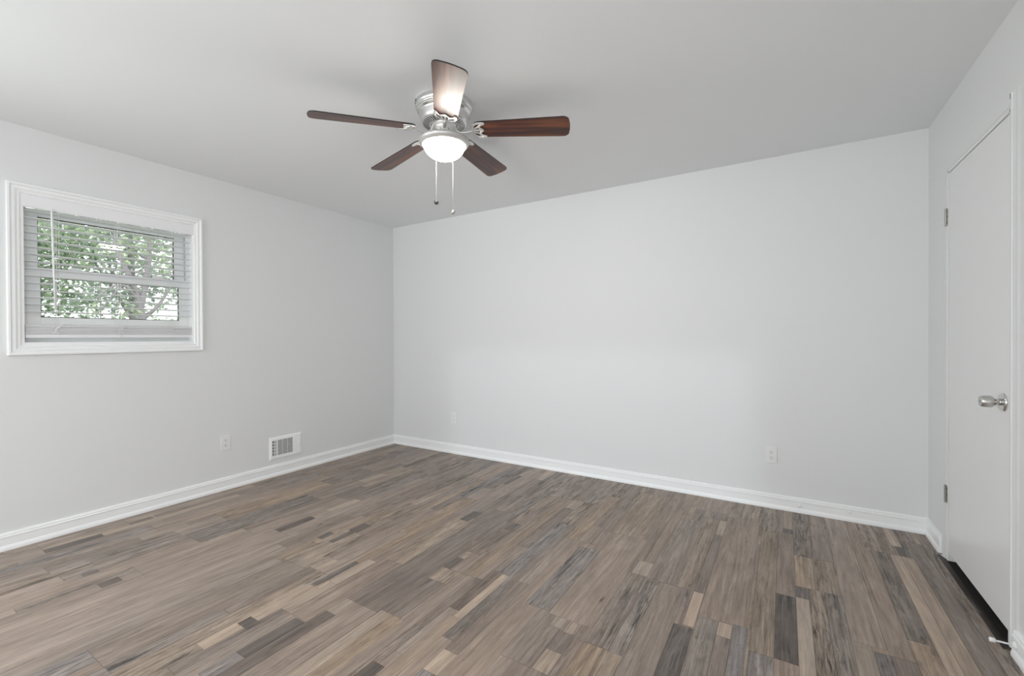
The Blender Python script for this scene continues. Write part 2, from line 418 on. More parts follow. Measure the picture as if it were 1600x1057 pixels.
# ------------------------------------------------------------------ shell
T = 0.15
WY0, WY1, WZ0, WZ1 = -2.877, -1.983, 1.165, 2.047          # side window opening
DY0, DY1, DZ = -1.125, -0.362, 2.066                        # door opening
HY0, HY1 = -4.92, -4.10                                    # unseen doorway, added to let fill light in
LY0, LY1 = -5.60, -3.60                                    # second left window, unseen, added to let fill light in
RX0, RX1, RZ0, RZ1 = 0.80, 3.60, 0.75, 2.00                 # rear window opening
bm = B(); box(bm, -T, W+T, FRONT-T, T, H, H+0.12); struct('ceiling', bm, M_ceil)
bm = B(); box(bm, -T, W+T, 0, T, -0.1, H); struct('wall_back', bm, M_wall)
bm = B()
box(bm, -T, 0, FRONT-T, LY0, -0.1, H); box(bm, -T, 0, LY1, WY0, -0.1, H); box(bm, -T, 0, LY0, LY1, -0.1, RZ0); box(bm, -T, 0, LY0, LY1, RZ1, H); box(bm, -T, 0, WY1, 0, -0.1, H); box(bm, -T, 0, WY0, WY1, -0.1, WZ0); box(bm, -T, 0, WY0, WY1, WZ1, H)
struct('wall_left', bm, M_wall)
bm = B()
box(bm, W, W+0.12, FRONT-T, HY0, -0.1, H); box(bm, W, W+0.12, HY1, DY0, -0.1, H); box(bm, W, W+0.12, HY0, HY1, 2.03, H); box(bm, W, W+0.12, DY1, 0, -0.1, H); box(bm, W, W+0.12, DY0, DY1, DZ, H)
struct('wall_right', bm, M_wall)
bm = B()
box(bm, 0, RX0, FRONT-T, FRONT, -0.1, H); box(bm, RX1, W, FRONT-T, FRONT, -0.1, H); box(bm, RX0, RX1, FRONT-T, FRONT, -0.1, RZ0); box(bm, RX0, RX1, FRONT-T, FRONT, RZ1, H)
struct('wall_front', bm, M_wall)
# closet behind the door: its darkness, seen under the door, is painted near-black
bm = B(); box(bm, W-0.003, W+0.8, DY0-0.25, DY1+0.25, -0.06, -0.0005); struct('floor_closet', bm, M_closet_dark)
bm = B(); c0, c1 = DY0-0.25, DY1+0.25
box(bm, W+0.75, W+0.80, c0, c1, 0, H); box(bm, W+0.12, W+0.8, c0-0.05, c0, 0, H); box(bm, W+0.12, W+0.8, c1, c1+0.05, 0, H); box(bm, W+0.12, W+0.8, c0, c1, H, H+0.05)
struct('wall_closet', bm, M_closet_dark)

# baseboards: cap bead, flat face, shoe moulding at the floor
BB = [(0, 0), (0.0185, 0), (0.0185, 0.012), (0.0155, 0.022), (0.0125, 0.028), (0.0115, 0.030), (0.0115, 0.070), (0.0150, 0.073), (0.0150, 0.079), (0.0120, 0.084), (0.0125, 0.090), (0.009, 0.097), (0.0, 0.099)]
bm = B(); prism(bm, [(d, z) for d, z in BB], 1, FRONT, 0); struct('baseboard_left', bm, M_trim)
bm = B(); prism(bm, [(-d, z) for d, z in BB], 0, 0, W); struct('baseboard_back', bm, M_trim)
bm = B(); prism(bm, [(W-d, z) for d, z in BB], 1, -0.272, 0); prism(bm, [(W-d, z) for d, z in BB], 1, HY1, -1.190); struct('baseboard_right', bm, M_trim)
bm = B(); prism(bm, [(FRONT+d, z) for d, z in BB], 0, 0, W); struct('baseboard_front', bm, M_trim)

# ------------------------------------------------------------------ window in the left wall
win = empty('window_1', (0, (WY0+WY1)/2, WZ0)); win['kind'] = 'structure'
win['label'] = 'small white double-hung window with picture-frame casing in the left wall'
def wobj(name, bm, m, parent=None, **k):
    o = obj(name, bm, m, parent or win, **k)
    if parent is None: o.matrix_parent_inverse = Matrix.Translation((0, -(WY0+WY1)/2, -WZ0))
    return o
bm = B()
frame_sweep(bm, [(0, 0.0), (0, 0.019), (0.003, 0.022), (0.012, 0.022), (0.016, 0.017), (0.019, 0.013), (0.021, 0.0155), (0.032, 0.0165), (0.040, 0.011), (0.043, 0.0085), (0.045, 0.011), (0.052, 0.010), (0.056, 0.006), (0.056, 0.0)], -2.931, -1.938, 1.107, 2.104)
wobj('casing', bm, M_trim)
bm = B()
frame_sweep(bm, [(-0.004, 0.003), (0.016, 0.003), (0.016, -T), (-0.004, -T)], WY0, WY1, WZ0, WZ1)
wobj('jamb_liner', bm, M_trim, bevel=0.001)
bm = B()
frame_sweep(bm, [(0.010, -0.062), (0.034, -0.062), (0.034, -0.075), (0.028, -0.075), (0.028, -0.130), (0.010, -0.130)], WY0, WY1, WZ0, WZ1)
wobj('vinyl_frame', bm, M_vinyl)
def sash(y0, y1, z0, z1, gy0, gy1, gz0, gz1, x0, x1, locks):
    bm = B()
    box(bm, x0, x1, y0, gy0, z0, z1); box(bm, x0, x1, gy1, y1, z0, z1); box(bm, x0, x1, gy0, gy1, z0, gz0); box(bm, x0, x1, gy0, gy1, gz1, z1)
    s = wobj('sash', bm, M_vinyl, bevel=0.002)
    bm = B(); xm = (x0+x1)/2; box(bm, xm-0.004, xm+0.004, gy0, gy1, gz0, gz1)
    g = obj('glass_pane', bm, M_glass, s)
    bm = B()
    frame_sweep(bm, [(0, x1-0.010), (0.004, x1-0.010), (0.004, x1-0.016), (0, x1-0.016)], gy0, gy1, gz0, gz1)
    obj('glazing_bead', bm, M_dark, s)
    if locks:
        for ly in (gy0+0.155, gy1-0.125):
            bm = B(); box(bm, x1-0.02, x1+0.004, ly-0.03, ly+0.03, z1, z1+0.010); box(bm, x1-0.012, x1+0.008, ly-0.012, ly+0.026, z1+0.010, z1+0.016)
            obj('sash_lock', bm, M_vinyl, s, bevel=0.002)
    return s
sash(-2.840, -2.014, 1.598, 1.988, -2.786, -2.080, 1.636, 1.945, -0.120, -0.092, False)
sash(-2.850, -2.008, 1.180, 1.634, -2.781, -2.062, 1.332, 1.576, -0.092, -0.064, True)

# ------------------------------------------------------------------ window blind (inside mount)
bl = empty('window_blind', (-0.03, -2.43, 1.20))
tag(bl, 'white slatted window blind lowered with a spare slat stack at the bottom', 'blind')
def bobj(name, bm, m, parent=None, **k):
    o = obj(name, bm, m, parent or bl, **k)
    if parent is None: o.matrix_parent_inverse = Matrix.Translation((0.03, 2.43, -1.20))
    return o
BX = -0.034
bm = B()
prism(bm, [(-0.004, 1.972), (0.004, 1.972), (0.008, 1.978), (0.008, 2.042), (0.002, 2.0465), (-0.004, 2.0465)], 1, -2.868, -1.978)
box(bm, -0.022, -0.004, -2.868, -2.860, 1.972, 2.044); box(bm, -0.022, -0.004, -1.986, -1.978, 1.972, 2.044)
bobj('valance', bm, M_slat, bevel=0.001)
bm = B(); box(bm, -0.058, -0.008, -2.858, -1.992, 1.990, 2.030); bobj('headrail', bm, M_slat)
def slat(bm, zc, tilt, y0=-2.856, y1=-1.994, w=0.05, th=0.0028):
    pr = []
    for i in range(7):
        s = -w/2+w*i/6; c = 0.0018*(1-(2*s/w)**2)
        pr.append((s, c+th/2))
    pr += [(s, c-th) for s, c in reversed(pr)]
    ca, sa = math.cos(tilt), math.sin(tilt)
    prism(bm, [(BX+s*ca-c*sa, zc+s*sa+c*ca) for s, c in pr], 1, y0, y1)
bm = B()
ns = 15
zs = [1.958-0.0425*i for i in range(ns)]
for z in zs: slat(bm, z, math.radians(4))
bobj('slats', bm, M_slat)
bm = B()
for i in range(13): slat(bm, 1.2315+0.0045*i, math.radians(random.uniform(-1.5, 0.5)), w=0.05+random.choice((-0.004, -0.002, 0.0, 0.003)), th=0.0030)
bobj('stacked_slats', bm, M_slat)
bm = B(); box(bm, BX-0.025, BX+0.025, -2.856, -1.994, 1.206, 1.228); bobj('bottom_rail', bm, M_slat, bevel=0.003)
for yc in (-2.718, -2.425, -2.130):
    bm = B()
    for dx in (-0.0255, 0.0255):
        for dy in (-0.006, 0.006):
            tube(bm, [(BX+dx, yc+dy, 1.985), (BX+dx, yc+dy, 1.285)], 0.0009, 6)
    for z in zs: tube(bm, [(BX-0.0255, yc+0.006, z+0.002), (BX+0.0255, yc+0.006, z+0.005)], 0.0006, 5)
    # slack ladder string bunched over the stack
    rr = random.Random(int(yc*1000))
    for k in range(4):
        pts = [(BX+0.027+rr.uniform(0, 0.004), yc+rr.uniform(-0.03, 0.03), 1.225+rr.uniform(0, 0.075)) for _ in range(6)]
        tube(bm, smooth_path(pts, 5), 0.0011, 6)
    tube(bm, [(BX+0.028, yc, 1.245), (BX+0.0285, yc, 1.208)], 0.0012, 6)
    bobj('ladder_cord', bm, M_cord)
bm = B()
tube(bm, [(0.012, -2.748, 1.985), (0.013, -2.747, 1.96), (0.016, -2.742, 1.66), (0.019, -2.736, 1.372)], [0.002, 0.0052, 0.0052, 0.0052], 8)
tube(bm, [(-0.012, -2.748, 1.992), (0.004, -2.748, 1.966), (0.012, -2.748, 1.985)], 0.0014, 6)
bobj('tilt_wand', bm, M_slat, smooth=True)

# ------------------------------------------------------------------ window behind the camera (only its light is seen)
w2 = empty('window_2', ((RX0+RX1)/2, FRONT, RZ0)); w2['kind'] = 'structure'
bm = B()
for a, b in ((RX0-0.06, RX0), (RX1, RX1+0.06)): box(bm, a, b, FRONT, FRONT+0.018, RZ0-0.06, RZ1+0.06)
box(bm, RX0, RX1, FRONT, FRONT+0.018, RZ0-0.06, RZ0); box(bm, RX0, RX1, FRONT, FRONT+0.018, RZ1, RZ1+0.06)
o = obj('casing', bm, M_trim, w2, bevel=0.003); o.matrix_parent_inverse = Matrix.Translation((-(RX0+RX1)/2, -FRONT, -RZ0))

w3 = empty('added_window', (0, (LY0+LY1)/2, RZ0)); w3['kind'] = 'structure'  # unseen window, added together with its fill lamp
bm = B(); frame_sweep(bm, [(0, 0), (0, 0.018), (0.06, 0.012), (0.06, 0)], LY0-0.06, LY1+0.06, RZ0-0.06, RZ1+0.06)
o = obj('casing', bm, M_trim, w3); o.matrix_parent_inverse = Matrix.Translation((0, -(LY0+LY1)/2, -RZ0))

# ------------------------------------------------------------------ door in the right wall
door = empty('door_1', (W, (DY0+DY1)/2, 0)); door['kind'] = 'structure'
door['label'] = 'flat white door with a round steel knob in the right wall'
def dobj(name, bm, m, parent=None, **k):
    o = obj(name, bm, m, parent or door, **k)
    if parent is None: o.matrix_parent_inverse = Matrix.Translation((-W, -(DY0+DY1)/2, 0))
    return o
bm = B(); box(bm, W+0.001, W+0.036, -1.110, -0.383, 0.048, 2.051); slab = dobj('door_slab', bm, M_door, bevel=0.002)
bm = B()
box(bm, W-0.002, W+0.12, DY1-0.016, DY1, 0.004, DZ); box(bm, W-0.002, W+0.12, DY0, DY0+0.011, 0.004, DZ); box(bm, W-0.002, W+0.12, DY0, DY1, DZ-0.012, DZ)
box(bm, W+0.040, W+0.12, DY1-0.030, DY1-0.016, 0.004, DZ-0.012); box(bm, W+0.040, W+0.12, DY0+0.011, DY0+0.026, 0.004, DZ-0.012); box(bm, W+0.040, W+0.12, DY0, DY1, DZ-0.03, DZ-0.012)
dobj('door_jamb', bm, M_door, bevel=0.001)
bm = B()
prism(bm, [(W, -0.272), (W-0.002, -0.276), (W-0.003, -0.290), (W-0.003, -0.345), (W-0.002, -0.352), (W, -0.354)], 2, 0.006, 2.118)
prism(bm, [(W, -1.132), (W-0.006, -1.134), (W-0.006, -1.146), (W-0.0030, -1.149), (W-0.0008, -1.172), (W-0.0030, -1.180), (W-0.0030, -1.190), (W, -1.205)], 2, 0.006, 2.118)
prism(bm, [(W, 2.074), (W-0.002, 2.075), (W-0.002, 2.116), (W, 2.118)], 1, -1.132, -0.354)
dobj('door_casing', bm, M_wall)
bm = B(); box(bm, W-0.0066, W-0.0055, -1.137, -1.1335, 2.098, 2.118); dobj('caulk_gap', bm, M_black)
for zc in (1.826, 0.352):
    bm = B()
    box(bm, W-0.0035, W+0.004, -0.376, -0.345, zc-0.044, zc+0.044)
    box(bm, W-0.0035, W+0.004, -0.345, -0.324, zc-0.044, zc+0.044)
    hg = dobj('hinge', bm, M_hinge, bevel=0.001)
    bm = B()
    for k in range(3):
        z0 = zc-0.044+0.0293*k+0.001
        lathe(bm, [(0.0055, z0), (0.0055, z0+0.0273)], 12, Matrix.Translation((W-0.006, -0.352, 0)))
    lathe(bm, [(0.0, zc-0.048), (0.004, zc-0.047), (0.004, zc+0.047), (0.0, zc+0.049)], 10, Matrix.Translation((W-0.006, -0.352, 0)), cap=False)
    obj('hinge_knuckle', bm, M_hinge, hg, smooth=False)
    for k in (-1, 0, 1):
        bm = B(); lathe(bm, [(0.0045, 0), (0.0045, 0.0012), (0, 0.0012)], 10, Matrix.Translation((W-0.0035, -0.366+(0.004 if k else -0.002), zc+k*0.030)) @ Matrix.Rotation(-PI/2, 4, 'Y'))
        obj('hinge_screw', bm, M_darksteel, hg)
KY, KZ = -1.061, 0.932
MK = Matrix.Translation((W+0.001, KY, KZ)) @ Matrix.Rotation(-PI/2, 4, 'Y')       # local z points into the room
bm = B(); lathe(bm, [(0.0365, 0), (0.0365, 0.003), (0.033, 0.0075), (0.020, 0.0095), (0.0145, 0.010)], 40, MK); kn = dobj('door_knob', bm, M_chrome, smooth=True); kn['label'] = 'steel door knob with round plate'
bm = B(); lathe(bm, [(0.0135, 0.008), (0.0128, 0.018), (0.0128, 0.027), (0.0150, 0.029)], 32, MK); obj('knob_neck', bm, M_chrome, kn, smooth=True)
bm = B(); lathe(bm, [(0.0130, 0.0262), (0.0130, 0.0285)], 32, MK); obj('knob_ring', bm, M_black, kn)
bm = B(); lathe(bm, [(0.0128, 0.0285), (0.0185, 0.0300), (0.0228, 0.0345), (0.0240, 0.041), (0.0236, 0.050), (0.0222, 0.060), (0.0208, 0.066), (0.0190, 0.0675), (0.0, 0.0660)], 40, MK, cap=False); obj('knob_grip', bm, M_steel, kn, smooth=True)
bm = B(); lathe(bm, [(0.0040, 0.0660), (0.0040, 0.0685), (0.0, 0.0685)], 16, MK, cap=False); obj('lock_button', bm, M_chrome, kn)
bm = B(); box(bm, W-0.0005, W+0.020, -1.1125, -1.1105, KZ-0.028, KZ+0.028); dobj('latch_plate', bm, M_darksteel)

# door stop on the baseboard by the door
ds = empty('door_stop', (W-0.012, -1.212, 0.050))
tag(ds, 'white rod door stop with rubber tip on the baseboard by the door', 'door stop')
MD = Matrix.Rotation(-PI/2, 4, 'Y') @ Matrix.Rotation(0, 4, 'X')
bm = B(); lathe(bm, [(0.014, 0), (0.014, 0.003), (0.011, 0.007), (0.006, 0.010)], 24, MD); obj('mounting_cup', bm, M_rubber, ds, smooth=True)
bm = B(); lathe(bm, [(0.0032, 0.008), (0.0032, 0.056)], 14, MD); obj('rod', bm, M_rubber, ds, smooth=True)
bm = B(); lathe(bm, [(0.0055, 0.052), (0.0085, 0.055), (0.0085, 0.066), (0.007, 0.069), (0, 0.069)], 20, MD); obj('rubber_tip', bm, M_rubber, ds, smooth=True)

# scrap of white caulk lying at the foot of the door jamb
bm = B(); prism(bm, [(W-0.012, -0.302), (W-0.004, -0.300), (W+0.004, -0.318), (W+0.006, -0.345), (W-0.003, -0.338), (W-0.008, -0.318)], 2, 0.0002, 0.004)
tag(obj('caulk_scrap', bm, M_rubber), 'small white caulk scrap on the floor at the foot of the door frame', 'scrap')

# ------------------------------------------------------------------ outlets
def rounded(w, h, r, n=5):
    out = []
    for cx, cz, a0 in ((w/2-r, h/2-r, 0), (-w/2+r, h/2-r, PI/2), (-w/2+r, -h/2+r, PI), (w/2-r, -h/2+r, 1.5*PI)):
        for k in range(n+1):
            a = a0+PI/2*k/n; out.append((cx+r*math.cos(a), cz+r*math.sin(a)))
    return out
def outlet(label, loc, rz):
    """local frame: plate in the xz plane, facing -y"""
    o = empty('wall_outlet', loc); o.rotation_euler = (0, 0, rz); tag(o, label, 'outlet', 'white duplex outlets low on the walls')
    bm = B(); prism(bm, rounded(0.070, 0.115, 0.003), 1, -0.0055, 0.0); obj('cover_plate', bm, M_plastic, o, bevel=0.002)
    for s in (-1, 1):
        bm = B(); pts = [(0.0172*math.cos(2*PI*k/28), max(-0.0142, min(0.0142, 0.0172*math.sin(2*PI*k/28)))+s*0.0195) for k in range(28)]
        prism(bm, pts, 1, -0.0075, -0.004); rc = obj('receptacle', bm, M_plastic, o, bevel=0.0006)
        bm = B(); zc = s*0.0195
        box(bm, -0.0076, -0.0054, -0.0079, -0.006, zc+0.000, zc+0.0085); box(bm, 0.0054, 0.0074, -0.0079, -0.006, zc+0.001, zc+0.0078)
        prism(bm, [(0.0028*math.cos(2*PI*k/12), zc-0.0068+0.0030*math.sin(2*PI*k/12)) for k in range(12)], 1, -0.0079, -0.006)
        obj('slots', bm, M_black, rc)
    bm = B(); lathe(bm, [(0.003, 0), (0.003, 0.0012), (0, 0.0012)], 12, Matrix.Translation((0, -0.0055, 0)) @ Matrix.Rotation(PI/2, 4, 'X')); obj('plate_screw', bm, M_plastic, o)
    return o
outlet('white duplex outlet on the window wall, left of the floor-level vent', (0.0, -1.781, 0.371), PI/2)
outlet('white duplex outlet on the long back wall near its left corner', (0.8675, 0.0, 0.366), 0)
outlet('white duplex outlet on the long back wall toward the door end', (3.696, 0.0, 0.3695), 0)

# ------------------------------------------------------------------ wall vent (register)
VY0, VY1, VZ0, VZ1 = -1.432, -1.138, 0.1435, 0.3385
vr = empty('air_vent', (0, (VY0+VY1)/2, VZ0)); tag(vr, 'white metal air vent with dark slots low on the window wall above the baseboard', 'vent')
def vobj(name, bm, m, **k):
    o = obj(name, bm, m, vr, **k); o.matrix_parent_inverse = Matrix.Translation((0, -(VY0+VY1)/2, -VZ0)); return o
bm = B(); gy0, gy1, gz0, gz1 = -1.408, -1.222, 0.178, 0.309
rings = [[(0.0, VY0, VY1, VZ0, VZ1)], ]
pr = [(0.0, 0.0), (0.0, 0.004), (0.010, 0.009), (0.020, 0.010)]
vs = []
for o_, x in pr: vs.append([bm.verts.new((x, VY0+o_, VZ0+o_)), bm.verts.new((x, VY1-o_, VZ0+o_)), bm.verts.new((x, VY1-o_, VZ1-o_)), bm.verts.new((x, VY0+o_, VZ1-o_))])
vs.append([bm.verts.new((0.010, gy0, gz0)), bm.verts.new((0.010, gy1, gz0)), bm.verts.new((0.010, gy1, gz1)), bm.verts.new((0.010, gy0, gz1))])
vs.append([bm.verts.new((0.002, gy0, gz0)), bm.verts.new((0.002, gy1, gz0)), bm.verts.new((0.002, gy1, gz1)), bm.verts.new((0.002, gy0, gz1))])
for a, b in zip(vs, vs[1:]):
    for k in range(4): bm.faces.new((a[k], a[(k+1) % 4], b[(k+1) % 4], b[k]))
for yy in (-1.212, -1.200, -1.188): box(bm, 0.009, 0.0125, yy, yy+0.006, gz0+0.004, gz1-0.002)
vobj('vent_frame', bm, M_trim)
bm = B(); box(bm, 0.0008, 0.0020, gy0-0.004, gy1+0.004, gz0-0.004, gz1+0.004); vobj('duct_back', bm, M_black)
bm = B()
box(bm, 0.003, 0.0105, -1.372, -1.362, gz0, gz1)                       # bar between the two slot fields
for yy in (-1.395, -1.3835): box(bm, 0.004, 0.0100, yy, yy+0.0045, gz0, gz1)
for k in range(1, 5): box(bm, 0.003, 0.007, gy0, -1.372, gz0+0.131*k/5-0.002, gz0+0.131*k/5+0.002)
nl = 12
for k in range(nl+1):
    z = gz0+(gz1-gz0)*k/nl
    box(bm, 0.0072, 0.0098, -1.362, gy1, z-0.0024, z+0.0024)
for yy in (-1.317, -1.270): box(bm, 0.0025, 0.0045, yy, yy+0.002, gz0, gz1)
vobj('louvres', bm, M_trim)
bm = B(); box(bm, 0.009, 0.0115, -1.168, -1.160, 0.205, 0.262); box(bm, 0.010, 0.021, -1.168, -1.160, 0.244, 0.256); vobj('lever', bm, M_trim, bevel=0.001)
bm = B(); box(bm, 0.0095, 0.0108, -1.167, -1.161, 0.222, 0.240); vobj('lever_slot', bm, M_darksteel)

# white stubs on the back baseboard
def stub(label, x, z, l, r):
    bm = B(); lathe(bm, [(r*1.7, 0.0), (r*1.7, 0.003), (r, 0.004), (r, l), (0, l)], 16, Matrix.Rotation(PI/2, 4, 'X'))
    o = obj('cable_stub', bm, M_plastic, None, (x, -0.0115, z), smooth=False); tag(o, label, 'cable stub'); return o
stub('short white cable stub on the back baseboard, right of the outlet', 3.860, 0.045, 0.022, 0.0055)
stub('tiny flush white plug on the back baseboard between cable stub and door corner', 4.133, 0.058, 0.006, 0.0050)

# ------------------------------------------------------------------ ceiling fan
FX, FY, HZ = 2.2315, -1.7468, 2.298
fan = empty('ceiling_fan', (FX, FY, H))
tag(fan, 'brushed nickel flush-mount ceiling fan with five dark wood blades and lit bowl', 'ceiling fan')
def fobj(name, bm, m, parent=None, **k): return obj(name, bm, m, parent or fan, **k)
z = lambda v: v-H
bm = B(); lathe(bm, [(0.146, z(2.44)), (0.149, z(2.436)), (0.150, z(2.418)), (0.149, z(2.410)), (0.142, z(2.405)), (0.140, z(2.398)), (0.142, z(2.396)), (0.142, z(2.392)), (0.130, z(2.387)), (0.127, z(2.375)), (0.124, z(2.352)), (0.121, z(2.341)), (0.1175, z(2.335))], 72, cap=False)
hous = fobj('motor_housing', bm, M_nickel, smooth=True)
for a in (222, 234, 300, 318):
    t = math.radians(a); bm = B(); box(bm, -0.002, 0.0012, -0.006, 0.006, -0.004, 0.003)
    bmesh.ops.transform(bm, matrix=Matrix.Translation((0.150*math.cos(t), 0.150*math.sin(t), z(2.432))) @ Matrix.Rotation(t, 4, 'Z'), verts=bm.verts[:])
    obj('mounting_notch', bm, M_black, hous)
bm = B(); lathe(bm, [(0.1175, z(2.335)), (0.112, z(2.330)), (0.072, z(2.322)), (0.069, z(2.324)), (0.068, z(2.345))], 72, cap=False)
vent = fobj('vent_ring', bm, M_nickel_l, smooth=True)
bm = B()
for k in range(40):
    t = 2*PI*k/40; r0, r1 = 0.078, 0.1105
    pts = []
    for r, dw in ((r0, 0.0020), (r1, 0.0030)):
        zz = z(2.330)-(0.112-r)/0.040*0.008-0.0006
        for s in (-1, 1): pts.append((r*math.cos(t)-s*dw*math.sin(t), r*math.sin(t)+s*dw*math.cos(t), zz))
    vv = [bm.verts.new(pts[i]) for i in (0, 1, 3, 2)]; top = [bm.verts.new((v.co.x, v.co.y, v.co.z+0.003)) for v in vv]
    bm.faces.new(vv); bm.faces.new(top)
    for i in range(4): bm.faces.new((vv[i], vv[(i+1) % 4], top[(i+1) % 4], top[i]))
obj('vent_slots', bm, M_black, vent)
bm = B(); lathe(bm, [(0.069, z(2.345)), (0.056, z(2.345)), (0.056, z(2.338)), (0.066, z(2.336)), (0.066, z(2.318)), (0.054, z(2.314)), (0.053, z(2.300)), (0.053, z(2.268))], 48, cap=False)
sw = fobj('switch_housing', bm, M_nickel_l, smooth=True)
for a in (205, 260, 290, 335):
    t = math.radians(a); bm = B(); lathe(bm, [(0.0045, 0), (0.0045, 0.003), (0, 0.004)], 12, Matrix.Translation((0.053*math.cos(t), 0.053*math.sin(t), z(2.287))) @ Matrix.Rotation(t, 4, 'Z') @ Matrix.Rotation(PI/2, 4, 'Y'))
    obj('housing_screw', bm, M_chrome, sw)
bm = B(); lathe(bm, [(0.050, z(2.272)), (0.070, z(2.270)), (0.100, z(2.262)), (0.122, z(2.250)), (0.1315, z(2.2455)), (0.1337, z(2.240)), (0.1335, z(2.235)), (0.1285, z(2.2265)), (0.1185, z(2.2160)), (0.1130, z(2.2150)), (0.1095, z(2.2200))], 72, cap=False)
fobj('light_pan', bm, M_pan, smooth=True)
bm = B(); pr = [(0.1085, z(2.226))]
for k in range(0, 13):
    a = PI/2*k/12; pr.append((0.1085*math.cos(a) if k < 12 else 0.0, z(2.222)-0.079*math.sin(a)))
lathe(bm, pr, 64, cap=False); fobj('glass_bowl', bm, M_bowl, smooth=True)

def blade_mesh():
    bm = B(); r0, r1 = 0.158, 0.6604; w0, w1 = 0.058, 0.073; th = 0.0055
    out = []
    def corner(cx, cy, r, a0, a1, n=6):
        for k in range(n+1):
            a = a0+(a1-a0)*k/n; out.append((cx+r*math.cos(a), cy+r*math.sin(a)))
    rc = 0.032
    corner(r1-rc, w1-rc, rc, PI/2, 0)
    for k in range(1, 6):                                 # slightly bowed tip
        t = k/6; out.append((r1+0.004*math.sin(PI*t), (w1-rc)*(1-2*t)))
    corner(r1-rc, -w1+rc, rc, 0, -PI/2)
    ri = 0.040
    corner(r0+ri, -w0+ri, ri, -PI/2, -PI)
    corner(r0+ri, w0-ri, ri, PI, PI/2)
    lo = [bm.verts.new((x, y, 0)) for x, y in out]; hi = [bm.verts.new((x, y, th)) for x, y in out]
    bm.faces.new(lo); bm.faces.new(hi)
    n = len(out)
    for i in range(n): bm.faces.new((lo[i], lo[(i+1) % n], hi[(i+1) % n], hi[i])).material_index = 1
    return bm
def arm_mesh():
    bm = B()
    tube(bm, smooth_path([(0.050, 0, 0.036), (0.062, 0, 0.020), (0.072, 0, -0.002), (0.095, 0, -0.016), (0.125, 0, -0.0165), (0.152, 0, -0.009)], 5), [0.0085]*12+[0.0075]*14, 10, 0.6)
    zb = -0.004; fl = 0.55
    # outer rim of the bracket, opening outward like a shell
    rim = [(0.224, 0.049, zb), (0.205, 0.053, zb), (0.182, 0.050, zb), (0.163, 0.036, zb), (0.153, 0.014, zb), (0.151, 0, zb), (0.153, -0.014, zb), (0.163, -0.036, zb), (0.182, -0.050, zb), (0.205, -0.053, zb), (0.224, -0.049, zb)]
    tube(bm, smooth_path(rim, 4), 0.0072, 8, fl)
    scal = [(0.224, 0.049, zb), (0.203, 0.040, zb), (0.192, 0.026, zb), (0.199, 0.012, zb), (0.210, 0.0, zb), (0.199, -0.012, zb), (0.192, -0.026, zb), (0.203, -0.040, zb), (0.224, -0.049, zb)]
    tube(bm, smooth_path(scal, 4), 0.0070, 8, fl)
    for y in (0.0, 0.021, -0.021):
        tube(bm, [(0.153, y*0.45, zb), (0.197, y*1.25, zb)], 0.0062, 8, fl)
    for x, y in ((0.205, 0.047), (0.205, -0.047), (0.203, 0)):
        lathe(bm, [(0.0, zb-0.006), (0.0045, zb-0.005), (0.005, zb-0.002), (0.005, zb+0.003)], 10, Matrix.Translation((x, y, 0)), cap=False)
    return bm
BLADES = [(236.3, 2.249), (312.2, 2.249), (23.7, 2.275), (97.3, 2.295), (168.2, 2.262)]
blade0 = arm0 = None
for az, zt in BLADES:
    E = (math.radians(-12.5), math.asin((HZ-zt)/0.6604), math.radians(az))
    if blade0 is None:
        blade0 = fobj('blade', blade_mesh(), [M_blade, M_blade_edge]); arm0 = fobj('blade_arm', arm_mesh(), M_nickel_l, smooth=True)
        bl_, ar_ = blade0, arm0
    else:
        bl_ = blade0.copy(); COL.objects.link(bl_); bl_.parent = fan
        ar_ = arm0.copy(); COL.objects.link(ar_); ar_.parent = fan
    for q in (bl_, ar_): q.location = (0, 0, HZ-H); q.rotation_mode = 'XYZ'; q.rotation_euler = E
_u = Vector((math.cos(math.radians(130)), math.sin(math.radians(130)), 0)); _r = Vector((_u.y, -_u.x, 0))
for lat, zball, m in ((-0.046, 1.959, M_ball), (0.047, 1.907, M_steel)):
    p = _u*0.139+_r*lat
    bm = B()
    s0 = (_u*0.05+_r*lat*0.4); pts = [(s0.x, s0.y, z(2.290)), (p.x*0.72, p.y*0.72, z(2.276)), (p.x*0.96, p.y*0.96, z(2.250)), (p.x, p.y, z(2.235)), (p.x, p.y, z(2.15)), (p.x, p.y, z(zball+0.012))]
    tube(bm, pts, 0.0007, 6)
    nb = int((2.235-zball-0.012)/0.0062)
    for k in range(nb):
        zz = z(2.235)-0.0062*k
        lathe(bm, [(0, zz+0.0018), (0.0013, zz+0.0009), (0.0013, zz-0.0009), (0, zz-0.0018)], 6, Matrix.Translation((p.x, p.y, 0)), cap=False)
    ch = fobj('pull_chain', bm, M_nickel)
    bm = B(); pr = [(0.0, 0.0155), (0.003, 0.0150)]+[(0.0130*math.sin(a), 0.0130*math.cos(a)) for a in [0.35+k*(PI-0.35)/10 for k in range(10)]]+[(0.0, -0.0130)]
    lathe(bm, [(r, v+z(zball)) for r, v in pr], 24, Matrix.Translation((p.x, p.y, 0)), cap=False)
    kb = obj('pull_knob', bm, m, ch, smooth=True); kb['label'] = 'dark grey pull knob' if m is M_ball else 'shiny metal pull knob'

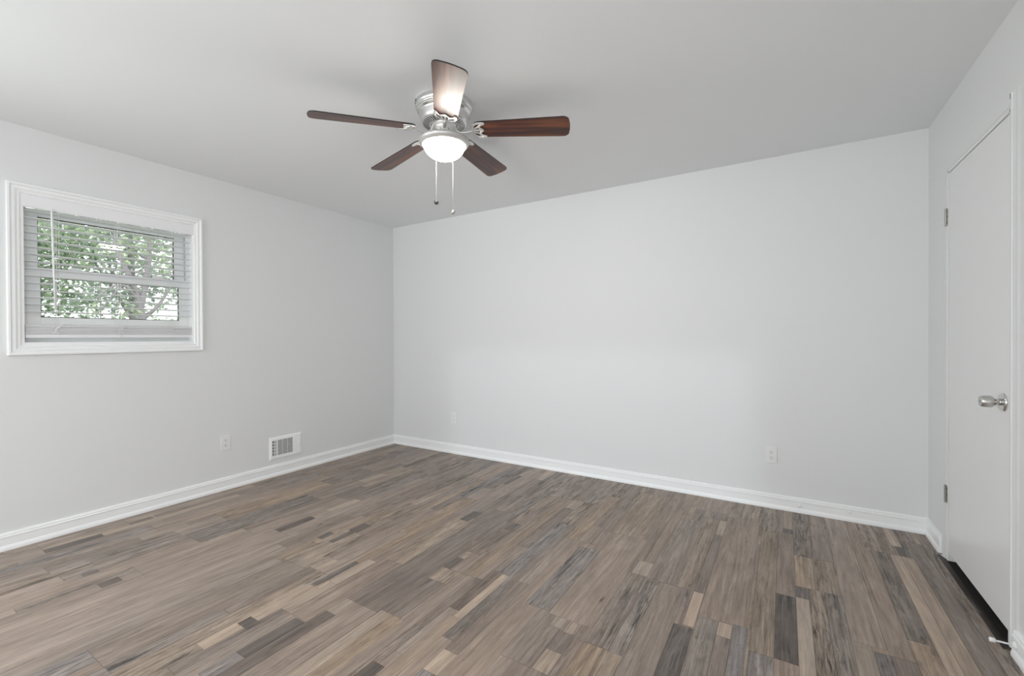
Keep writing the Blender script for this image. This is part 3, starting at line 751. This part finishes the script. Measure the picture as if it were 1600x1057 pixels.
# ------------------------------------------------------------------ trees outside the side window
GZ = -0.8
bm = B(); box(bm, -22, -T-0.02, -18, 12, GZ-0.1, GZ); tag(obj('ground', bm, M_grass), kind='structure')
def foliage(blobs, n, size, rnd, name, m, parent):
    verts, faces, sh = [], [], []
    wts = [b[3]*b[4]*b[5] for b in blobs]
    for _ in range(n):
        cx, cy, cz, rx, ry, rz = rnd.choices(blobs, wts)[0]
        while True:
            u = Vector((rnd.uniform(-1, 1), rnd.uniform(-1, 1), rnd.uniform(-1, 1)))
            if u.length <= 1: break
        u *= 0.55+0.45*u.length
        c = Vector((cx+u.x*rx, cy+u.y*ry, cz+u.z*rz))
        s = size*rnd.uniform(0.6, 1.35)
        a = Vector((rnd.gauss(0, 1), rnd.gauss(0, 1), rnd.gauss(-0.3, 0.7))).normalized()
        q = a.cross(Vector((rnd.gauss(0, 1), rnd.gauss(0, 1), rnd.gauss(0, 1)))).normalized(); nrm = a.cross(q)
        b = len(verts); shade = rnd.random()
        mid = c+a*s*0.5
        verts += [c, mid+q*s*0.30+nrm*s*0.06, c+a*s, mid-q*s*0.30+nrm*s*0.06, mid]
        faces += [(b, b+1, b+4), (b+1, b+2, b+4), (b+2, b+3, b+4), (b+3, b, b+4)]
        sh += [shade]*4
    me = bpy.data.meshes.new(name); me.from_pydata([tuple(v) for v in verts], [], faces)
    at = me.attributes.new('shade', 'FLOAT', 'FACE'); at.data.foreach_set('value', sh)
    me.materials.append(m)
    o = bpy.data.objects.new(name, me); COL.objects.link(o); o.parent = parent
    o.matrix_parent_inverse = Matrix.Translation(-parent.location)
    return o
def limbs(paths, name, parent, m=None):
    bm = B()
    for pts, r0, r1 in paths:
        sp = smooth_path(pts, 5); n = len(sp)
        tube(bm, sp, [r0+(r1-r0)*i/(n-1) for i in range(n)], 9)
    o = obj(name, bm, m or M_bark, parent, smooth=True); o.matrix_parent_inverse = Matrix.Translation(-parent.location)
    return o
rnd = random.Random(5)
X = -4.2
t1 = empty('tree', (X, -0.86, GZ)); tag(t1, 'tree with a forked grey trunk seen at the right of the window', 'tree')
limbs([([(X, -0.86, GZ), (X, -0.90, 0.4), (X, -0.89, 1.35), (X, -0.94, 1.75), (X, -1.02, 2.02), (X-0.05, -1.11, 2.32), (X-0.1, -1.16, 2.6), (X-0.2, -1.18, 3.4)], 0.060, 0.018),
       ([(X, -0.92, 1.62), (X+0.03, -0.87, 1.99), (X+0.05, -0.83, 2.37), (X+0.05, -0.82, 2.7), (X, -0.84, 3.1), (X, -0.7, 3.9)], 0.042, 0.016),
       ([(X, -0.94, 1.75), (X+0.1, -1.13, 1.94), (X+0.15, -1.31, 1.89), (X+0.2, -1.47, 1.72)], 0.022, 0.006),
       ([(X, -1.02, 2.02), (X+0.05, -1.2, 1.87), (X+0.1, -1.41, 1.55)], 0.018, 0.006),
       ([(X, -0.83, 2.37), (X-0.1, -0.92, 2.45), (X-0.2, -1.06, 2.64)], 0.02, 0.007),
       ([(X, -1.30, 2.22), (X, -1.34, 2.12), (X, -1.36, 1.86), (X, -1.36, 1.46)], 0.010, 0.006),
       ([(X, -0.88, 1.5), (X, -0.7, 1.7), (X-0.1, -0.5, 2.0), (X-0.2, -0.2, 2.3)], 0.03, 0.01)], 'trunk', t1)
foliage([(X-0.15, -1.2, 2.95, 0.5, 0.9, 0.5), (X-0.1, -0.35, 2.35, 0.45, 0.45, 0.5), (X+0.1, -1.3, 1.60, 0.35, 0.4, 0.14), (X-0.15, -0.5, 3.6, 0.5, 0.9, 0.7), (X-0.1, -0.75, 1.52, 0.4, 0.4, 0.18), (X-0.1, -0.95, 2.5, 0.4, 0.35, 0.3)], 1500, 0.070, rnd, 'foliage', M_leaf_a, t1)
KX, KY2 = -6.3, -1.77
t2 = empty('tree', (KX, KY2, GZ)); tag(t2, 'dense leafy green tree filling the left of the window', 'tree')
limbs([([(KX, KY2, GZ), (KX, KY2, 0.8), (KX-0.05, KY2+0.05, 1.9), (KX-0.1, KY2+0.1, 3.2)], 0.06, 0.015), ([(KX, KY2, 1.2), (KX+0.1, KY2+0.35, 2.1), (KX+0.1, KY2+0.7, 2.8)], 0.03, 0.008)], 'trunk', t2)
foliage([(KX, KY2+0.05, 2.52, 0.75, 1.0, 0.9), (KX-0.1, -1.05, 2.7, 0.65, 0.75, 0.6), (KX+0.1, -2.0, 1.66, 0.65, 0.8, 0.5), (KX, -1.3, 1.83, 0.45, 0.5, 0.3)], 3600, 0.080, rnd, 'foliage', M_leaf_b, t2)
t3 = empty('tree', (-9.6, 0.75, GZ)); tag(t3, 'pale green tree farther off behind the forked trunk', 'tree')
limbs([([(-9.6, 0.75, GZ), (-9.6, 0.75, 1.5), (-9.6, 0.7, 3.2), (-9.6, 0.65, 5.0)], 0.12, 0.03), ([(-9.6, 0.75, 1.6), (-9.5, 0.2, 2.6), (-9.4, -0.4, 3.6)], 0.05, 0.012)], 'trunk', t3)
foliage([(-9.6, 0.7, 3.9, 1.2, 1.5, 1.1), (-9.6, -0.6, 3.4, 1.0, 1.1, 1.0), (-9.6, -0.2, 2.1, 0.9, 1.4, 0.5), (-9.6, 1.0, 2.6, 0.9, 1.0, 0.7)], 5200, 0.12, rnd, 'foliage', M_leaf_c, t3)
